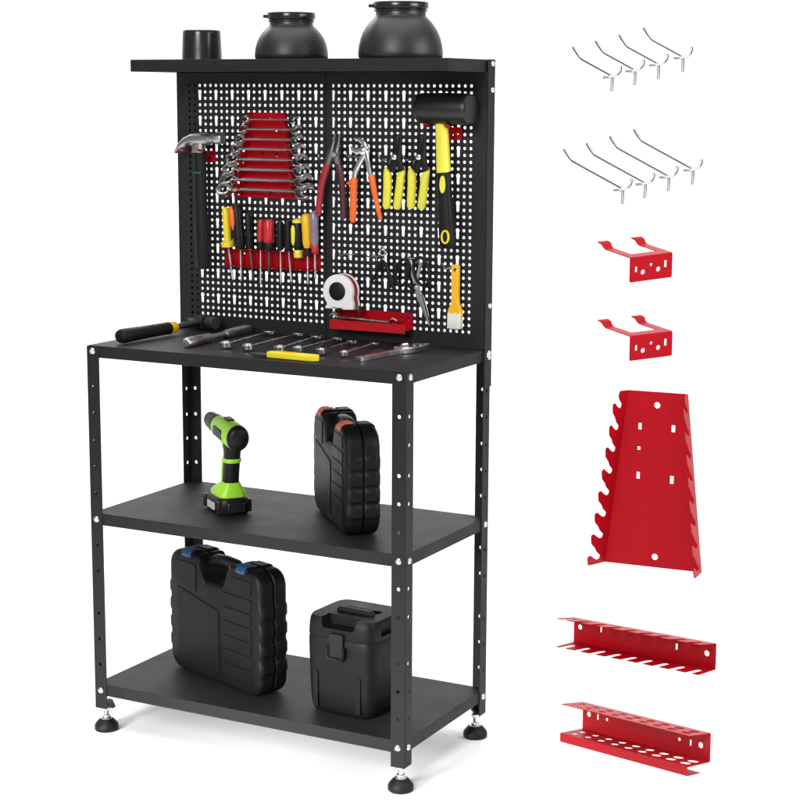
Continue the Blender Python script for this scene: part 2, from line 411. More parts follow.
# combination wrench: ring at x = 0, open end at x = L, flat in local xy
def wrench_mesh(L, w, name_parent, m='chrome', rk_=1.28, sh_=1.0, hole=.66):
    R = w*rk_; mb = MB()
    mb.plate(circ(0, 0, R, 22), [circ(0, 0, R*hole, 12)], w*.95, (0, 0, 0), (1, 0, 0), (0, 1, 0))
    sh = [(R*.85, -w*.42*sh_), (R*1.7, -w*.33*sh_), (L*.5, -w*.30*sh_), (L-R*1.9, -w*.34*sh_), (L-R*1.2, -w*.6), (L-R*1.2, w*.6), (L-R*1.9, w*.34*sh_), (L*.5, w*.30*sh_), (R*1.7, w*.33*sh_), (R*.85, w*.42*sh_)]
    mb.plate(sh, [], w*.46, (0, 0, 0), (1, 0, 0), (0, 1, 0))
    a0 = R_(15); jaw = []
    for k in range(0, 17):
        a = R_(48+264*k/16); jaw.append((R*1.12*math.cos(a), R*1.12*math.sin(a)))
    jaw += [(R*.95, -R*.56), (-R*.15, -R*.52), (-R*.42, 0), (-R*.15, R*.52), (R*.95, R*.56)]
    jaw = [(L-R*.5+x*math.cos(a0)-y*math.sin(a0), x*math.sin(a0)+y*math.cos(a0)) for x, y in jaw]
    mb.plate(jaw, [], w*.62, (0, 0, 0), (1, 0, 0), (0, 1, 0))
    return mb.build('wrench_body', m, name_parent, bevel=w*.07, seg=2)

# wrench rack: local x across, z up, flanges towards -y
def rack(t, wt, wb, H, Lf, splay, teeth, s, m='red'):
    th = .9*s; mb = MB()
    zt, zb = H, 0
    hs = [circ(0, H*.925, 3.2*s, 14), circ(.02*wb, H*.06, 3.2*s, 14), rect(-17*s, H*.80, 3.4*s, 6.5*s), rect(17*s, H*.80, 3.8*s, 7*s), rect(-17.5*s, H*.675, 3*s, 3.5*s), rect(-17.5*s, H*.52, 3.4*s, 7*s), rect(17*s, H*.51, 3.8*s, 8*s)]
    mb.plate([(-wb/2, zb), (wb/2, zb), (wt/2, zt), (-wt/2, zt)], hs, th, (0, 0, 0), (1, 0, 0), (0, 0, 1))
    mb.build('back_plate', m, t)
    for sg in (-1, 1):
        e = Vector((sg*(wt-wb)/2, 0, H)); Le = e.length; e.normalize()
        out = Vector((splay[0] if sg < 0 else splay[1], -1, 0)); out = (out-e*out.dot(e)).normalized()
        p = Le/teeth; ol = [(0, th/2), (0, Lf*.92)]
        ol = [(.0, 0), (.0, Lf*.72)]
        for k in range(teeth):
            b = k*p; g = Lf*(1-.32*k/teeth)
            ol += [(b+.02*p, g*.93), (b+.30*p, g*1.0), (b+.44*p, g*.98), (b+.47*p, g*.86), (b+.30*p, g*.64), (b+.20*p, g*.46), (b+.25*p, g*.34), (b+.38*p, g*.32), (b+.60*p, g*.56), (b+.78*p, g*.66)]
        ol[0] = (0, 0); ol += [(Le, Lf*.42), (Le, 0)]
        q = MB(); q.plate(ol, [], th, Vector((sg*wb/2, -th*.4, 0)), e, out)
        q.build('toothed_flange', m, t, bevel=.25*s, seg=1)

S = at(270, 150, 1, YB)
zb_, zt_ = B(270, 198, 0).z, B(271, 112.5, 0).z; xc = (B(242, 197, 0).x+B(299, 197, 0).x)/2
rk = thing('wrench_rack', 'red tapered wrench rack on the pegboard, filled with wrenches', 'tool rack', (xc, YB-.0015, zb_))
rack(rk, .088, .140, zt_-zb_, .032, (-.12, .12), 8, .00105)
names = ['smallest chrome wrench, in the top slot of the pegboard rack', 'second wrench from the top in the red rack on the pegboard',
         'third wrench from the top in the red rack on the pegboard', 'fourth wrench from the top in the red rack on the pegboard',
         'fourth wrench from the bottom in the red rack on the pegboard', 'third wrench from the bottom in the red rack on the pegboard',
         'second wrench from the bottom in the red rack on the pegboard', 'longest chrome wrench, in the bottom slot of the pegboard rack']
vrow = [119.6, 129.4, 139.4, 149.2, 159.4, 169.4, 179.4, 189.6]
lx = [246.5, 243.5, 240, 236.5, 233, 230, 227.5, 225]; rx = [296, 298.5, 300, 301.5, 303.5, 305.5, 307.5, 309]
for i in range(8):
    a, b = B(lx[i], vrow[i]-.5, .026), B(rx[i], vrow[i]+.8, .026)
    b.z = a.z
    X = frame(a, b-a, (0, -.70, -.71))
    t = thing('wrench', names[i], 'wrench', X=X, group='chrome wrenches in the pegboard rack')
    wrench_mesh((b-a).length, .0070+.0010*i, t, 'tool', 1.42, .66, .72)

# rails ------------------------------------------------------------
def comb_rail(t, w, h, L, s, n=8, m='red'):
    """back plate x-z at y = 0; flanges run to -y; slots open to the front"""
    th = .9*s; mb = MB()
    hs = [circ(-.455*w, h*.66, 2.7*s, 12), rect(-.30*w, h*.72, 2.2*s, 5.5*s), rect(.235*w, h*.60, 2.6*s, 6*s), circ(.44*w, h*.56, 2.9*s, 12)]
    mb.plate(rect(0, h/2, w, h), hs, th, (0, 0, 0), (1, 0, 0), (0, 0, 1)); mb.build('back_plate', m, t)
    for z, nm in ((h+th*.2, 'slotted_flange'), (-th*.2, 'slotted_flange')):
        ol = [(-w/2, .3*s)]; p = w/n; sk = -.10*p
        ol.append((-w/2, L))
        for k in range(n):
            c = -w/2+p*(k+.5); g = p*.20
            ol += [(c-g+sk, L), (c-g*.9, L*.50), (c-g*.5, L*.40), (c+g*.5, L*.40), (c+g*.9, L*.50), (c+g+sk, L)]
        ol += [(w/2, L), (w/2, .3*s)]
        q = MB(); q.plate(ol, [], th, (0, 0, z), (1, 0, 0), (0, -1, .12 if z > th else 0)); q.build(nm, m, t, bevel=.25*s, seg=1)

def hole_rail(t, w, h, L, s, m='red', lip=9, ret=18, n=9):
    th = .9*s; mb = MB()
    hs = [circ(-.45*w, h*.60, 2.8*s, 12), rect(-.375*w, h*.58, 2.4*s, 6*s), circ(-.30*w, h*.57, 1.8*s, 10), circ(.27*w, h*.52, 1.8*s, 10), rect(.355*w, h*.5, 2.4*s, 6*s), circ(.43*w, h*.5, 3*s, 12)]
    mb.plate(rect(0, h/2, w, h), hs, th, (0, 0, 0), (1, 0, 0), (0, 0, 1)); mb.build('back_plate', m, t)
    def rows(rr): return [circ(-w/2+w*(k+.6)/(n+.2), y, rr*(.75+.45*k/n), 12, .85) for k in range(n) for y in (L*.36, L*.70)]
    q = MB(); q.plate([(-w/2, .3*s), (w/2, .3*s), (w/2, L*.98), (-w/2, L*.98)], rows(w*.029), th, (0, 0, h+th*.2), (1, 0, 0), (0, -1, .06)); q.build('top_flange', m, t)
    q = MB(); q.plate([(-w/2, .3*s), (w/2, .3*s), (w/2, L), (-w/2, L)], rows(w*.031), th, (0, 0, -th*.2), (1, 0, 0), (0, -1, 0))
    q.build('holed_tray', m, t)
    q = MB(); q.plate([(-w/2, 0), (w/2, 0), (w/2, -lip*s), (-w/2, -lip*s)], [], th, (0, -L-.1*s, .25*s), (1, 0, 0), (0, 0, 1))
    q.plate([(-w/2, th*.5), (w/2, th*.5), (w/2, ret*s), (-w/2, ret*s)], [], th, (0, -L, -lip*s+.2*s), (1, 0, 0), (0, 1, 0))
    q.build('front_lip', m, t, bevel=.25*s, seg=1)

# screwdriver rail on the board
a, b = B(226.5, 265, 0), B(321.5, 269, 0); zr = (a.z+b.z)/2
sr = thing('screwdriver_rail', 'red slotted rail on the pegboard, holding a row of screwdrivers', 'tool rack', ((a.x+b.x)/2, YB-.0015, zr))
comb_rail(sr, b.x-a.x, .034, .030, .0014, 10)
SD = 'screwdrivers in the red pegboard rail'
def driver(label, u, vt, vb, hw, m, us, ve, bottom_m=None, cap=None, flare=1.0, off=.021, sm='chrome', taper=.9):
    top, bot = B(u[0], vt, off), B(u[1], vb, off)
    t = thing('screwdriver', label, 'screwdriver', bot, group=SD)
    d = bot-top; px = .00262
    pr = [.35, .75, taper, taper, .95, 1.0, .85, .72]; fr = [0, .03, .10, .45, .62, .80, .93, 1.0]
    if flare > 1: pr[-2] = flare; pr[-1] = flare*.9; fr[-3] = .84; pr[-3] = .85; fr[-2] = .88
    MB().tube([top+d*f for f in fr], [hw*px*p for p in pr], 16).build('handle', m, t, world=True)
    e = B(us[1], ve, off); st = bot.copy()
    if bottom_m:
        MB().tube([bot-d*.0, bot+d.normalized()*.004, bot+d.normalized()*.016, bot+d.normalized()*.018], [hw*px*.8, hw*px*.9, hw*px*.8, hw*px*.4], 14).build('collar', bottom_m, t, world=True)
    MB().tube([st, e-(e-st)*.05, e], [.0021, .0021, .0012], 10).build('shaft', sm, t, world=True)
    if cap: cap(t, top, bot, hw*px)
    return t
driver('yellow screwdriver with flared collar, leftmost in the red rail', (225.5, 228.3), 207, 247, 3.6, 'yellow', (230, 233), 280, flare=1.75)
def accent(m, f0, f1, dx):
    def g(t, top, bot, r):
        d = bot-top; c = Vector((dx*r, -r*.62, 0))
        MB().tube([top+d*f0+c, top+d*(f0*.8+f1*.2)+c, top+d*(f0*.3+f1*.7)+c, top+d*f1+c], [r*.25, r*.55, r*.5, r*.2], 12).build('grip_inset', m, t, world=True)
    return g
driver('thick black screwdriver with an orange inset, second from left in the red rail', (236, 240.5), 204, 249, 5.6, 'plastic', (240, 241.2), 281, cap=accent('orange', .05, .58, -.45))
driver('slim plain black screwdriver beside the orange and black one', (247.5, 250), 213, 249, 3.2, 'plastic', (251, 253), 280, sm='dark_steel')
driver('thin red screwdriver, smaller of the two red ones', (260.8, 260.5), 219.5, 241.5, 3.0, 'redgrip', (260.6, 260.8), 285, 'plastic')
driver('fat red screwdriver, bigger of the two red ones', (268.6, 269), 219.5, 243, 5.0, 'redgrip', (269, 269), 272, 'plastic', sm='dark_steel')
driver('black screwdriver with a bare shaft, right beside the fat red screwdriver', (280, 280.5), 221, 250, 3.6, 'plastic', (280.7, 281), 284)
driver('black screwdriver between the other black one and the striped yellow one', (288, 288.8), 220, 251, 3.6, 'plastic', (290.5, 291.5), 283)
def ygrip(t, top, bot, r):
    d = bot-top
    for dx in (-.5,):
        c = Vector((dx*r, -r*.62, 0))
        MB().tube([top+d*.2+c, top+d*.3+c, top+d*.75+c, top+d*.86+c], [r*.3, r*.5, r*.5, r*.25], 12).build('grip_inset', 'yellowgrip', t, world=True)
    MB().tube([top-d*.02, top+d*.04, top+d*.12, top+d*.14], [r*.4, r*.95, r*.98, r*.6], 14).build('end_cap', 'yellowgrip', t, world=True)
driver('black screwdriver striped with lime yellow and yellow collar', (297.5, 298.3), 219, 250, 4.6, 'plastic', (299, 299), 258, 'yellowgrip', cap=ygrip, sm='yellow')
driver('amber yellow screwdriver with black ferrule near the right of the rail', (306, 307.5), 213.5, 248, 4.1, 'amber', (307.7, 308), 284.5, 'plastic', taper=1.0)
driver('smoky clear screwdriver with red collar, rightmost in the red rail', (313.8, 314.8), 211, 245, 3.6, 'violet', (315.4, 315.4), 279, 'redgrip', taper=1.0)

# pliers
def pth(t, name, pts, m, flat=.7, seg=14, off=.03, bevel=0, n=2.0):
    """tube along (u, v, radius in mm) points in front of the board"""
    return MB().tube([B(p[0], p[1], off if len(p) < 4 else p[3]) for p in pts], [p[2]*.001 for p in pts], seg, flat, (0, 1, 0), n).build(name, m, t, world=True)
t = thing('pliers', 'long nose pliers with dark red handles, hanging on the pegboard', 'pliers', B(334, 155, .03))
pth(t, 'jaw', [(335, 133.5, 1.6), (334, 140, 3.2), (332.5, 148, 5.6), (331, 154, 9), (329, 160, 8), (327.5, 165, 6)], 'dark_steel', .8)
pth(t, 'jaw', [(339.5, 134.5, 1.6), (338.6, 142, 3.2), (337.5, 149, 5.6), (336, 154, 9), (337, 160, 8), (338.5, 165, 6)], 'dark_steel', .8)
MB().lathe([(.007, 0), (.007, .0035), (.0055, .005), (.001, .0052)], B(334, 154.5, .037), YD, 20).build('pivot', 'steel', t, world=True)
pth(t, 'handle', [(328.5, 161.5, 5.5), (326.8, 166, 8.5), (324.5, 173, 8), (321.3, 186, 7.4), (319.5, 200, 7.2), (318.6, 212, 7.6), (318.5, 216, 4.5)], 'maroon')
pth(t, 'handle', [(337.3, 161.5, 5.5), (338.8, 165.5, 8.5), (340.5, 174, 8), (342.2, 188, 7.6), (343, 203, 7.4), (343.2, 215, 7.6), (343.2, 219.5, 4.5)], 'maroon').data.materials[0] = mat('black_red_grip', (.06, .008, .014), .38, noise=.1)
t = thing('pump_pliers', 'chrome water pump pliers with bright orange handles', 'pliers', B(360, 155, .03))
pth(t, 'jaw', [(354, 138.5, 1.5), (359, 139.3, 4), (364, 143, 6), (366, 148, 7.2), (363.5, 156, 6), (358.5, 165, 5.6), (355, 172, 5.2), (353.8, 182, 4.5)], 'chrome', .7, n=3)
pth(t, 'jaw', [(350.8, 146.5, 1.5), (353, 150, 4.5), (357.5, 152, 6), (362, 149, 6.4), (366.5, 153, 6.2), (368, 163, 5.0), (369.5, 172, 4.8), (371.5, 180, 4)], 'chrome', .5, off=.036, n=3)
MB().lathe([(.0075, 0), (.0075, .003), (.005, .0045), (.001, .0046)], B(362.5, 151, .04), YD, 20).build('pivot', 'chrome', t, world=True)
pth(t, 'handle', [(354.2, 177.5, 5), (354.0, 180, 9.5), (353.6, 184, 8.6), (353.6, 195, 8.4), (353.2, 212, 8.3), (352.8, 220.5, 7.4), (352.8, 222.6, 4)], 'orange')
pth(t, 'grip_guard', [(353.5, 181.5, 5), (349.5, 183.2, 4.5), (346.6, 183.2, 1.6)], 'orange')
pth(t, 'handle', [(370, 174.8, 5), (371.5, 177.5, 9), (372.8, 183, 7), (375, 195, 6.2), (378, 209, 5.4), (380, 217, 4.8), (380.8, 220, 3)], 'orange', off=.034)
for lab, dx, nm in (('yellow handled snips beside the orange pump pliers', 0, 0), ('yellow handled snips beside the rubber mallet', 24.3, 1)):
    t = thing('snips', lab, 'snips', B(395+dx, 165, .03), group='yellow handled snips')
    q = dx
    MB().tube([B(397+q, 134, .03), B(397+q, 138, .03), B(396.6+q, 148, .03), B(396+q, 158, .03), B(393+q, 166, .03), B(391+q, 171, .03)], [.004, .0075, .0085, .0095, .008, .006], 14, .6, (0, 1, 0), 3).build('blade', 'plastic', t, world=True)
    MB().tube([B(400+q, 136, .034), B(399.5+q, 148, .034), B(398+q, 158, .034), B(400+q, 166, .034), B(402+q, 171, .034)], [.003, .006, .009, .008, .006], 14, .5, (0, 1, 0), 3).build('blade', 'plastic', t, world=True)
    MB().lathe([(.0062, 0), (.0062, .003), (.004, .0045), (.001, .0046)], B(394.5+q, 157, .038), YD, 20).build('pivot', 'chrome', t, world=True)
    pth(t, 'handle', [(385.2+q, 167.5, 2), (386.2+q, 170.5, 6), (387.6+q, 175, 9.6), (387.7+q, 186, 9.6), (387+q, 198, 9.4), (386.7+q, 206, 9.2), (386.9+q, 208.8, 6)], 'yellowgrip', .75)
    pth(t, 'handle', [(404.2+q-.4*nm, 167, 2), (403+q, 170.5, 6), (400.8+q, 176, 9.2), (399.7+q, 187, 9.2), (398.2+q, 199, 9.2), (397.2+q, 206.5, 9.2), (397+q, 209.3, 6)], 'yellowgrip', .75)

# rubber mallet
t = thing('rubber_mallet', 'black rubber mallet with yellow and black handle, hanging at the right of the pegboard', 'mallet', B(442, 110, .04))
a, b = B(419.5, 108.3, .045), B(471.5, 109.3, .045); d = (b-a).normalized(); L = (b-a).length
MB().lathe([(.001, 0), (.028, 0), (.0305, .003), (.0315, .010), (.0320, L*.45), (.0322, L*.55), (.0315, L-.010), (.0305, L-.003), (.028, L), (.001, L)], a, d, 48).build('head', 'mallet', t, world=True)
pth(t, 'handle', [(441, 121, 11), (441.8, 126, 12.6), (442.6, 145, 13.2), (443.6, 171, 14), (443.7, 172.5, 14)], 'yellowgrip', .8, off=.045, n=3)
pth(t, 'grip', [(443.6, 172, 13.5), (443.8, 173, 14.6), (444.6, 190, 14.8), (446, 212, 15.5), (447.3, 232, 17.5), (447.9, 245, 16.8), (448, 247.6, 12)], 'rubber', .8, off=.045, n=2.6)
c = B(442.4, 184.5, .0575)
MB().plate(circ(0, 0, .0062, 20, 2.9), [], .004, c, (1, 0, 0), (0, 0, 1)).build('grip_inset', 'yellowgrip', t, world=True, bevel=.001)
c = B(445.2, 237, .0605)
MB().plate(circ(0, 0, .0092, 22, 1.55), [circ(0, 0, .0060, 18, 1.8)], .004, c, (1, 0, 0), (0, 0, 1)).build('hanging_eye', 'yellow', t, world=True, bevel=.0008)

# red tray rail, wrench in it, tape measure
a, b = B(338.5, 309.5, 0), B(413.5, 309.5, 0)
zt_ = B(376, 310.5, 0).z; zb_ = B(376, 325.5, .0).z-.002
tr = thing('tray_rail', 'red shallow tray on the pegboard below the tape measure', 'tool rack', ((a.x+b.x)/2, YB-.0015, zb_))
wv = b.x-a.x; s = .0012; mb = MB()
mb.plate(rect(0, (zt_-zb_)/2, wv, zt_-zb_), [circ(-.44*wv, .024, .0032), circ(.44*wv, .022, .0032), rect(.35*wv, .024, .003, .006), circ(.27*wv, .025, .0018)], s, (0, 0, 0), (1, 0, 0), (0, 0, 1))
mb.build('back_plate', 'red', tr)
MB().plate([(-wv/2, .0004), (wv/2, .0004), (wv/2, .036), (-wv/2, .036)], [], s, (0, 0, 0), (1, 0, 0), (0, -1, 0)).build('tray_floor', 'red_satin', tr, bevel=.0003, seg=1)
MB().plate([(-wv/2, -.006), (wv/2, -.006), (wv/2, .0135), (-wv/2, .0135)], [], s, (0, -.0365, 0), (1, 0, 0), (0, 0, 1)).build('front_lip', 'red_satin', tr, bevel=.0004, seg=1)
X = frame((tr.location.x-.088, YB-.022, zb_+.0165), (1, -.02, -.03), (0, -.5, .86))
t = thing('wrench', 'slim chrome wrench lying in the red tray under the tape measure', 'wrench', X=X); wrench_mesh(.155, .0095, t)

c = B(338.8, 291.5, .05)
t = thing('tape_measure', 'white tape measure with black centre disc and dark red side', 'tape measure', c)
def tape_outline(s=1.0):
    o = [( .0360*math.cos(R_(a)), .0365*math.sin(R_(a))) for a in range(-20, 226, 10)]
    return [(x*s, z*s) for x, z in o+[(-.0262, -.0285), (-.0300, -.0320), (-.0305, -.0370), (-.005, -.0365), (.005, -.0345), (.014, -.0375), (.036, -.0365), (.037, -.025)]]
MB().plate(tape_outline(), [], .010, (0, 0, 0), (1, 0, 0), (0, 0, 1)).build('side_shell', 'white', t, bevel=.003, seg=3)
MB().plate(tape_outline(.965), [], .016, (0, .013, 0), (1, 0, 0), (0, 0, 1)).build('core_band', 'maroon', t, bevel=.001)
MB().plate(tape_outline(), [], .006, (0, .0235, 0), (1, 0, 0), (0, 0, 1)).build('side_shell', 'white', t, bevel=.002, seg=2)
MB().lathe([(.0196, 0), (.0196, .0012), (.0186, .0018), (.001, .0022)], (-.001, -.005, .001), (0, -1, 0), 40).build('centre_disc', 'plastic', t)
mb = MB(); mb.box((.030, .004, -.0385), (.044, .022, -.030)); mb.box((.0435, .006, -.045), (.045, .020, -.030)); mb.build('tape_tip', 'dark_steel', t, bevel=.0005)
mb = MB(); mb.box((-.004, .0265, -.005), (.004, .0445, .030)); mb.build('belt_clip', 'steel', t, bevel=.0006)

# scissors
t = thing('scissors', 'scissors with black looped handles and bright blades, points down', 'scissors', B(413, 275, .02))
def loop(pts, rad, off): return MB().tube([B(u, v, off) for u, v in pts+pts[:1]], rad, 10)
def oval(cu, cv, ru, rv, tilt=0, n=20):
    out = []
    for k in range(n):
        a = 2*math.pi*k/n; x, y = ru*math.cos(a), rv*math.sin(a); out.append((cu+x*math.cos(tilt)-y*math.sin(tilt), cv+x*math.sin(tilt)+y*math.cos(tilt)))
    return out
mb = loop(oval(402.5, 272.5, 6.6, 13.5, .18), .0036, .018); mb.tube([B(407, 284, .018), B(411, 287, .018), B(414.5, 289, .018)], [.0040, .005, .005], 10, .7, (0, 1, 0)); mb.build('handle', 'rubber', t, world=True)
mb = loop(oval(421.5, 271.5, 7.6, 14.5, -.22), .0036, .022); mb.tube([B(416, 284, .022), B(414.5, 287, .022), B(413.5, 290, .022)], [.0040, .005, .005], 10, .7, (0, 1, 0)); mb.build('handle', 'rubber', t, world=True)
def blade(pts, off, th=.0022, m='chrome'):
    c = B(*pts[0], off); return MB().plate([(B(u, v, off).x-c.x, B(u, v, off).z-c.z) for u, v in pts], [], th, c, (1, 0, 0), (0, 0, 1)).build('blade', m, t, world=True, bevel=.0005)
blade([(408.5, 258), (411, 257.5), (414.5, 274), (419, 288), (424.5, 298), (428.6, 313), (430, 325.5), (428, 322), (421.5, 308), (416.3, 293), (411.5, 276)], .016)
blade([(419.5, 262), (422.5, 262.5), (418.5, 280), (420.5, 292), (426, 312), (429.3, 326), (423.8, 314), (416, 296), (413.8, 286)], .021, m='steel')
MB().lathe([(.0042, 0), (.0042, .002), (.003, .003), (.0008, .003)], B(416, 287.5, .0225), YD, 16).build('pivot', 'chrome', t, world=True)
# spring clamp
t = thing('spring_clamp', 'small black spring clamp with chrome coil beside the scissors', 'clamp', B(382, 258, .02))
pth(t, 'leg', [(384.5, 250, 2.5), (382.5, 258, 4), (379, 267, 4.2), (375, 277, 3.6), (371.5, 282, 2)], 'plastic', .7, off=.02)
pth(t, 'leg', [(380.5, 251, 2.5), (383, 259, 4), (387, 268, 4.6), (391, 279, 5.2), (392, 288, 4.2)], 'plastic', .7, off=.024)
mb = MB(); pts = [B(382.6, 252.5, .03)+Vector((.0065*math.cos(k*.7), -.003+.00022*k, .0065*math.sin(k*.7))) for k in range(40)]
mb.tube(pts, .0011, 6); mb.tube([B(383, 249, .03), B(384, 246.5, .03), B(381, 246.5, .03), B(380.5, 252, .03)], .0016, 6)
mb.tube([B(379, 262, .026), B(383, 258.5, .028), B(387, 262.5, .028)], .0014, 6); mb.build('spring', 'chrome', t, world=True)
# paint brush
t = thing('paintbrush', 'small paintbrush with amber handle and white bristles, hanging bristles down', 'paintbrush', B(455, 290, .02))
c = B(455.5, 290, .02); bo = [(452.2, 266), (453.5, 264.5), (458, 264.5), (459.2, 266.5), (459.0, 280), (458.8, 296), (459.2, 304), (461.2, 309), (462, 313), (462, 317.5), (448.3, 316), (448.3, 312), (449.6, 308), (452, 303.5), (452.3, 295), (452.2, 280)]
MB().plate([(B(u, v, .02).x-c.x, B(u, v, .02).z-c.z) for u, v in bo], [circ(.0005, B(455.5, 270, .02).z-c.z, .0042)], .011, c, (1, 0, 0), (0, 0, 1)).build('handle', 'amber', t, world=True, bevel=.0025, seg=3)
mb = MB(); zt2, zb2 = B(455, 316.2, .02).z, B(455, 328.5, .02).z; xl, xr = B(448.6, 322, .02).x, B(461.7, 322, .02).x
nb = 26
for i in range(nb):
    for j in range(4):
        x = xl+(xr-xl)*(i+.5)/nb; y = YB-.0255+.0036*j
        mb.tube([(x, y, zt2+.004+random.uniform(0, .004)), (x+random.uniform(-.0006, .0006), y, zb2+random.uniform(-.001, .0015))], [.00085, .0006], 5)
mb.build('bristles', 'bristle', t, world=True)
# chrome hooks in use
board_hook('chrome hook carrying the dark red handled pliers', 330.5, 160)
board_hook('chrome hook carrying the orange pump pliers', 357.5, 157)
board_hook('chrome hook carrying the left yellow handled snips', 390.5, 160.5)
board_hook('chrome hook carrying the right yellow handled snips', 414.5, 160.5)
board_hook('empty chrome hook above the white tape measure', 349.5, 254.5)
board_hook('chrome hook carrying the small black spring clamp', 377, 256)
board_hook('chrome hook carrying the scissors by a handle loop', 418.5, 258.5)
board_hook('chrome hook carrying the amber handled paintbrush', 453.5, 268)

# ------------------------------------------------------------------ things on the tabletop
def T(u, v, z=0): return at(u, v, 2, HT+z)
t = thing('framing_hammer', 'hammer lying on the tabletop, black grip with amber band, dark head', 'hammer', T(120, 341))
a = T(120, 336.5, .017); b = T(169, 328, .017); d = b-a
MB().tube([a-d*.01, a+d*.01, a+d*.05, a+d*.4, a+d*.8, a+d*.98, a+d], [.009, .0155, .0175, .0160, .0150, .0150, .012], 18, .9).build('grip', 'rubber', t, world=True)
MB().tube([a+d*.97, a+d*.985, a+d*1.12, a+d*1.15], [.012, .0145, .0125, .008], 18).build('band', 'amber', t, world=True)
e = T(203, 321.5, .02)
MB().tube([a+d*1.1, a+d*1.2, e], [.0085, .0085, .009], 14, .8).build('neck', 'dark_steel', t, world=True)
mb = MB(); p0, p1, p2, p3 = T(184.5, 322, .028), T(193, 322.5, .026), T(207, 325, .022), T(216, 327.5, .02)
ax = Vector((.085, -.03, 0)).normalized()
mb.tube([e-ax*.055+Vector((0, 0, .002)), e-ax*.03, e-ax*.012], [.004, .010, .013], 14, [.5, .8, 1])
mb.tube([e-ax*.014, e+ax*.014], [.0155, .0155], 14, 1, None, 5)
mb.tube([e+ax*.012, e+ax*.022, e+ax*.025, e+ax*.045, e+ax*.047], [.011, .0105, .0145, .0145, .013], 16)
mb.build('head', 'brown', t, world=True, bevel=.0005)
# ratchet bar
t = thing('steel_bar', 'thick grey steel ratchet lying between the hammer and the wrenches on the tabletop', 'ratchet', T(187, 345))
a, b = T(186, 343.5, .009), T(249, 328.8, .009); d = b-a
MB().tube([a, a+d*.02, a+d*.2, a+d*.36, a+d*.4], [.008, .0115, .0115, .0100, .0065], 18).build('grip', 'steel', t, world=True, bevel=.0008)
MB().tube([a+d*.38, a+d*.62], [.006, .0065], 14).build('shank', 'steel', t, world=True)
MB().tube([a+d*.6, a+d*.64, a+d*.70, a+d*.96, a+d], [.007, .0105, .0115, .0125, .009], 16, .8, None, 4).build('head', 'steel', t, world=True, bevel=.0006)
# six wrenches fanned on the top
FAN = [((226, 344.5), (271, 333), 'longest of the tabletop wrenches, nearest the steel ratchet'), ((248, 347), (300, 335), 'second tabletop wrench from the left, near the steel ratchet'),
       ((279.5, 348.5), (318, 337.8), 'tabletop wrench lying just behind the yellow knife, left of two'), ((298, 349), (339, 339.5), 'tabletop wrench lying just behind the yellow knife, right of two'),
       ((321, 351), (353.5, 342.5), 'tabletop wrench just right of the yellow knife tip'), ((344, 353.3), (376, 344.5), 'rightmost tabletop wrench, next to the grey adjustable wrench')]
for i, (p, q, lab) in enumerate(FAN):
    a, b = T(*p, .009), T(*q, .006); b.z = a.z; d = b-a
    X = frame(a, d, Vector((0, 0, 1)).cross(d))
    t = thing('wrench', lab, 'wrench', X=X, group='wrenches fanned on the tabletop')
    w_ = .0100-.0004*i
    wrench_mesh(d.length, w_, t, 'tool')
    q_ = w_; w_ = w_*.84
    MB().lathe([(w_*.8, -w_*.55), (w_*1.02, -w_*.5), (w_*1.05, w_*.75), (w_*.95, w_*.85), (w_*.66, w_*.85), (w_*.62, -.002), (.001, -.002)], (0, 0, 0), (0, 0, 1), 12).build('socket_end', 'tool', t, bevel=.0004)
# utility knife
a, b = T(252, 354, .004), T(319, 357.8, .008); b.z = a.z; d = (b-a); L = d.length
X = frame(a, d, Vector((0, 0, 1)).cross(d)); t = thing('utility_knife', 'yellow utility knife with dark blade lying on the tabletop', 'knife', X=X)
MB().plate([(L*.26, -.010), (L*.55, -.0125), (L*.85, -.012), (L*.97, -.008), (L, 0), (L*.97, .009), (L*.80, .0125), (L*.5, .0105), (L*.40, .0135), (L*.30, .0085), (L*.26, .0085)], [], .012, (0, 0, .003), (1, 0, 0), (0, 1, 0)).build('handle', 'yellow', t, bevel=.0035, seg=3)
MB().plate([(0, -.006), (L*.04, -.009), (L*.29, -.009), (L*.29, .008), (L*.10, .008)], [], .004, (0, 0, .0015), (1, 0, 0), (0, 1, 0)).build('blade', 'dark_steel', t, bevel=.0004)
mb = MB()
for k in range(7): mb.box((L*(.45+.03*k), -.003, .0085), (L*(.465+.03*k), .005, .0108))
mb.build('slider', 'amber', t, bevel=.0006)
# adjustable wrench
a, b = T(358, 359.2, .005), T(425, 346.5, .005); d = b-a; L = d.length
X = frame(a, d, Vector((0, 0, 1)).cross(d)); t = thing('adjustable_wrench', 'grey adjustable wrench lying at the right of the tabletop', 'wrench', X=X)
MB().plate([(0, -.008), (L*.02, -.010), (L*.5, -.0075), (L*.62, -.010), (L*.62, .010), (L*.5, .0075), (L*.02, .010), (0, .008)], [circ(L*.04, 0, .004)], .008, (0, 0, 0), (1, 0, 0), (0, 1, 0)).build('handle', 'tool', t, bevel=.0015)
MB().plate([(L*.58, -.013), (L*.70, -.023), (L*.86, -.024), (L*1.0, -.014), (L*.99, -.005), (L*.80, -.004), (L*.78, .004), (L*.70, .018), (L*.60, .014)], [], .013, (0, 0, .002), (1, 0, 0), (0, 1, 0)).build('fixed_jaw', 'tool', t, bevel=.0015)
MB().plate([(L*.72, .008), (L*.80, .004), (L*.97, .006), (L*.985, .013), (L*.85, .021), (L*.74, .019)], [], .011, (0, 0, .002), (1, 0, 0), (0, 1, 0)).build('moving_jaw', 'tool', t, bevel=.0012)
MB().tube([(L*(.66+.006*k), .002, .008) for k in range(12)], [.0062 if k % 2 else .0048 for k in range(12)], 12).build('knurl', 'tool', t)

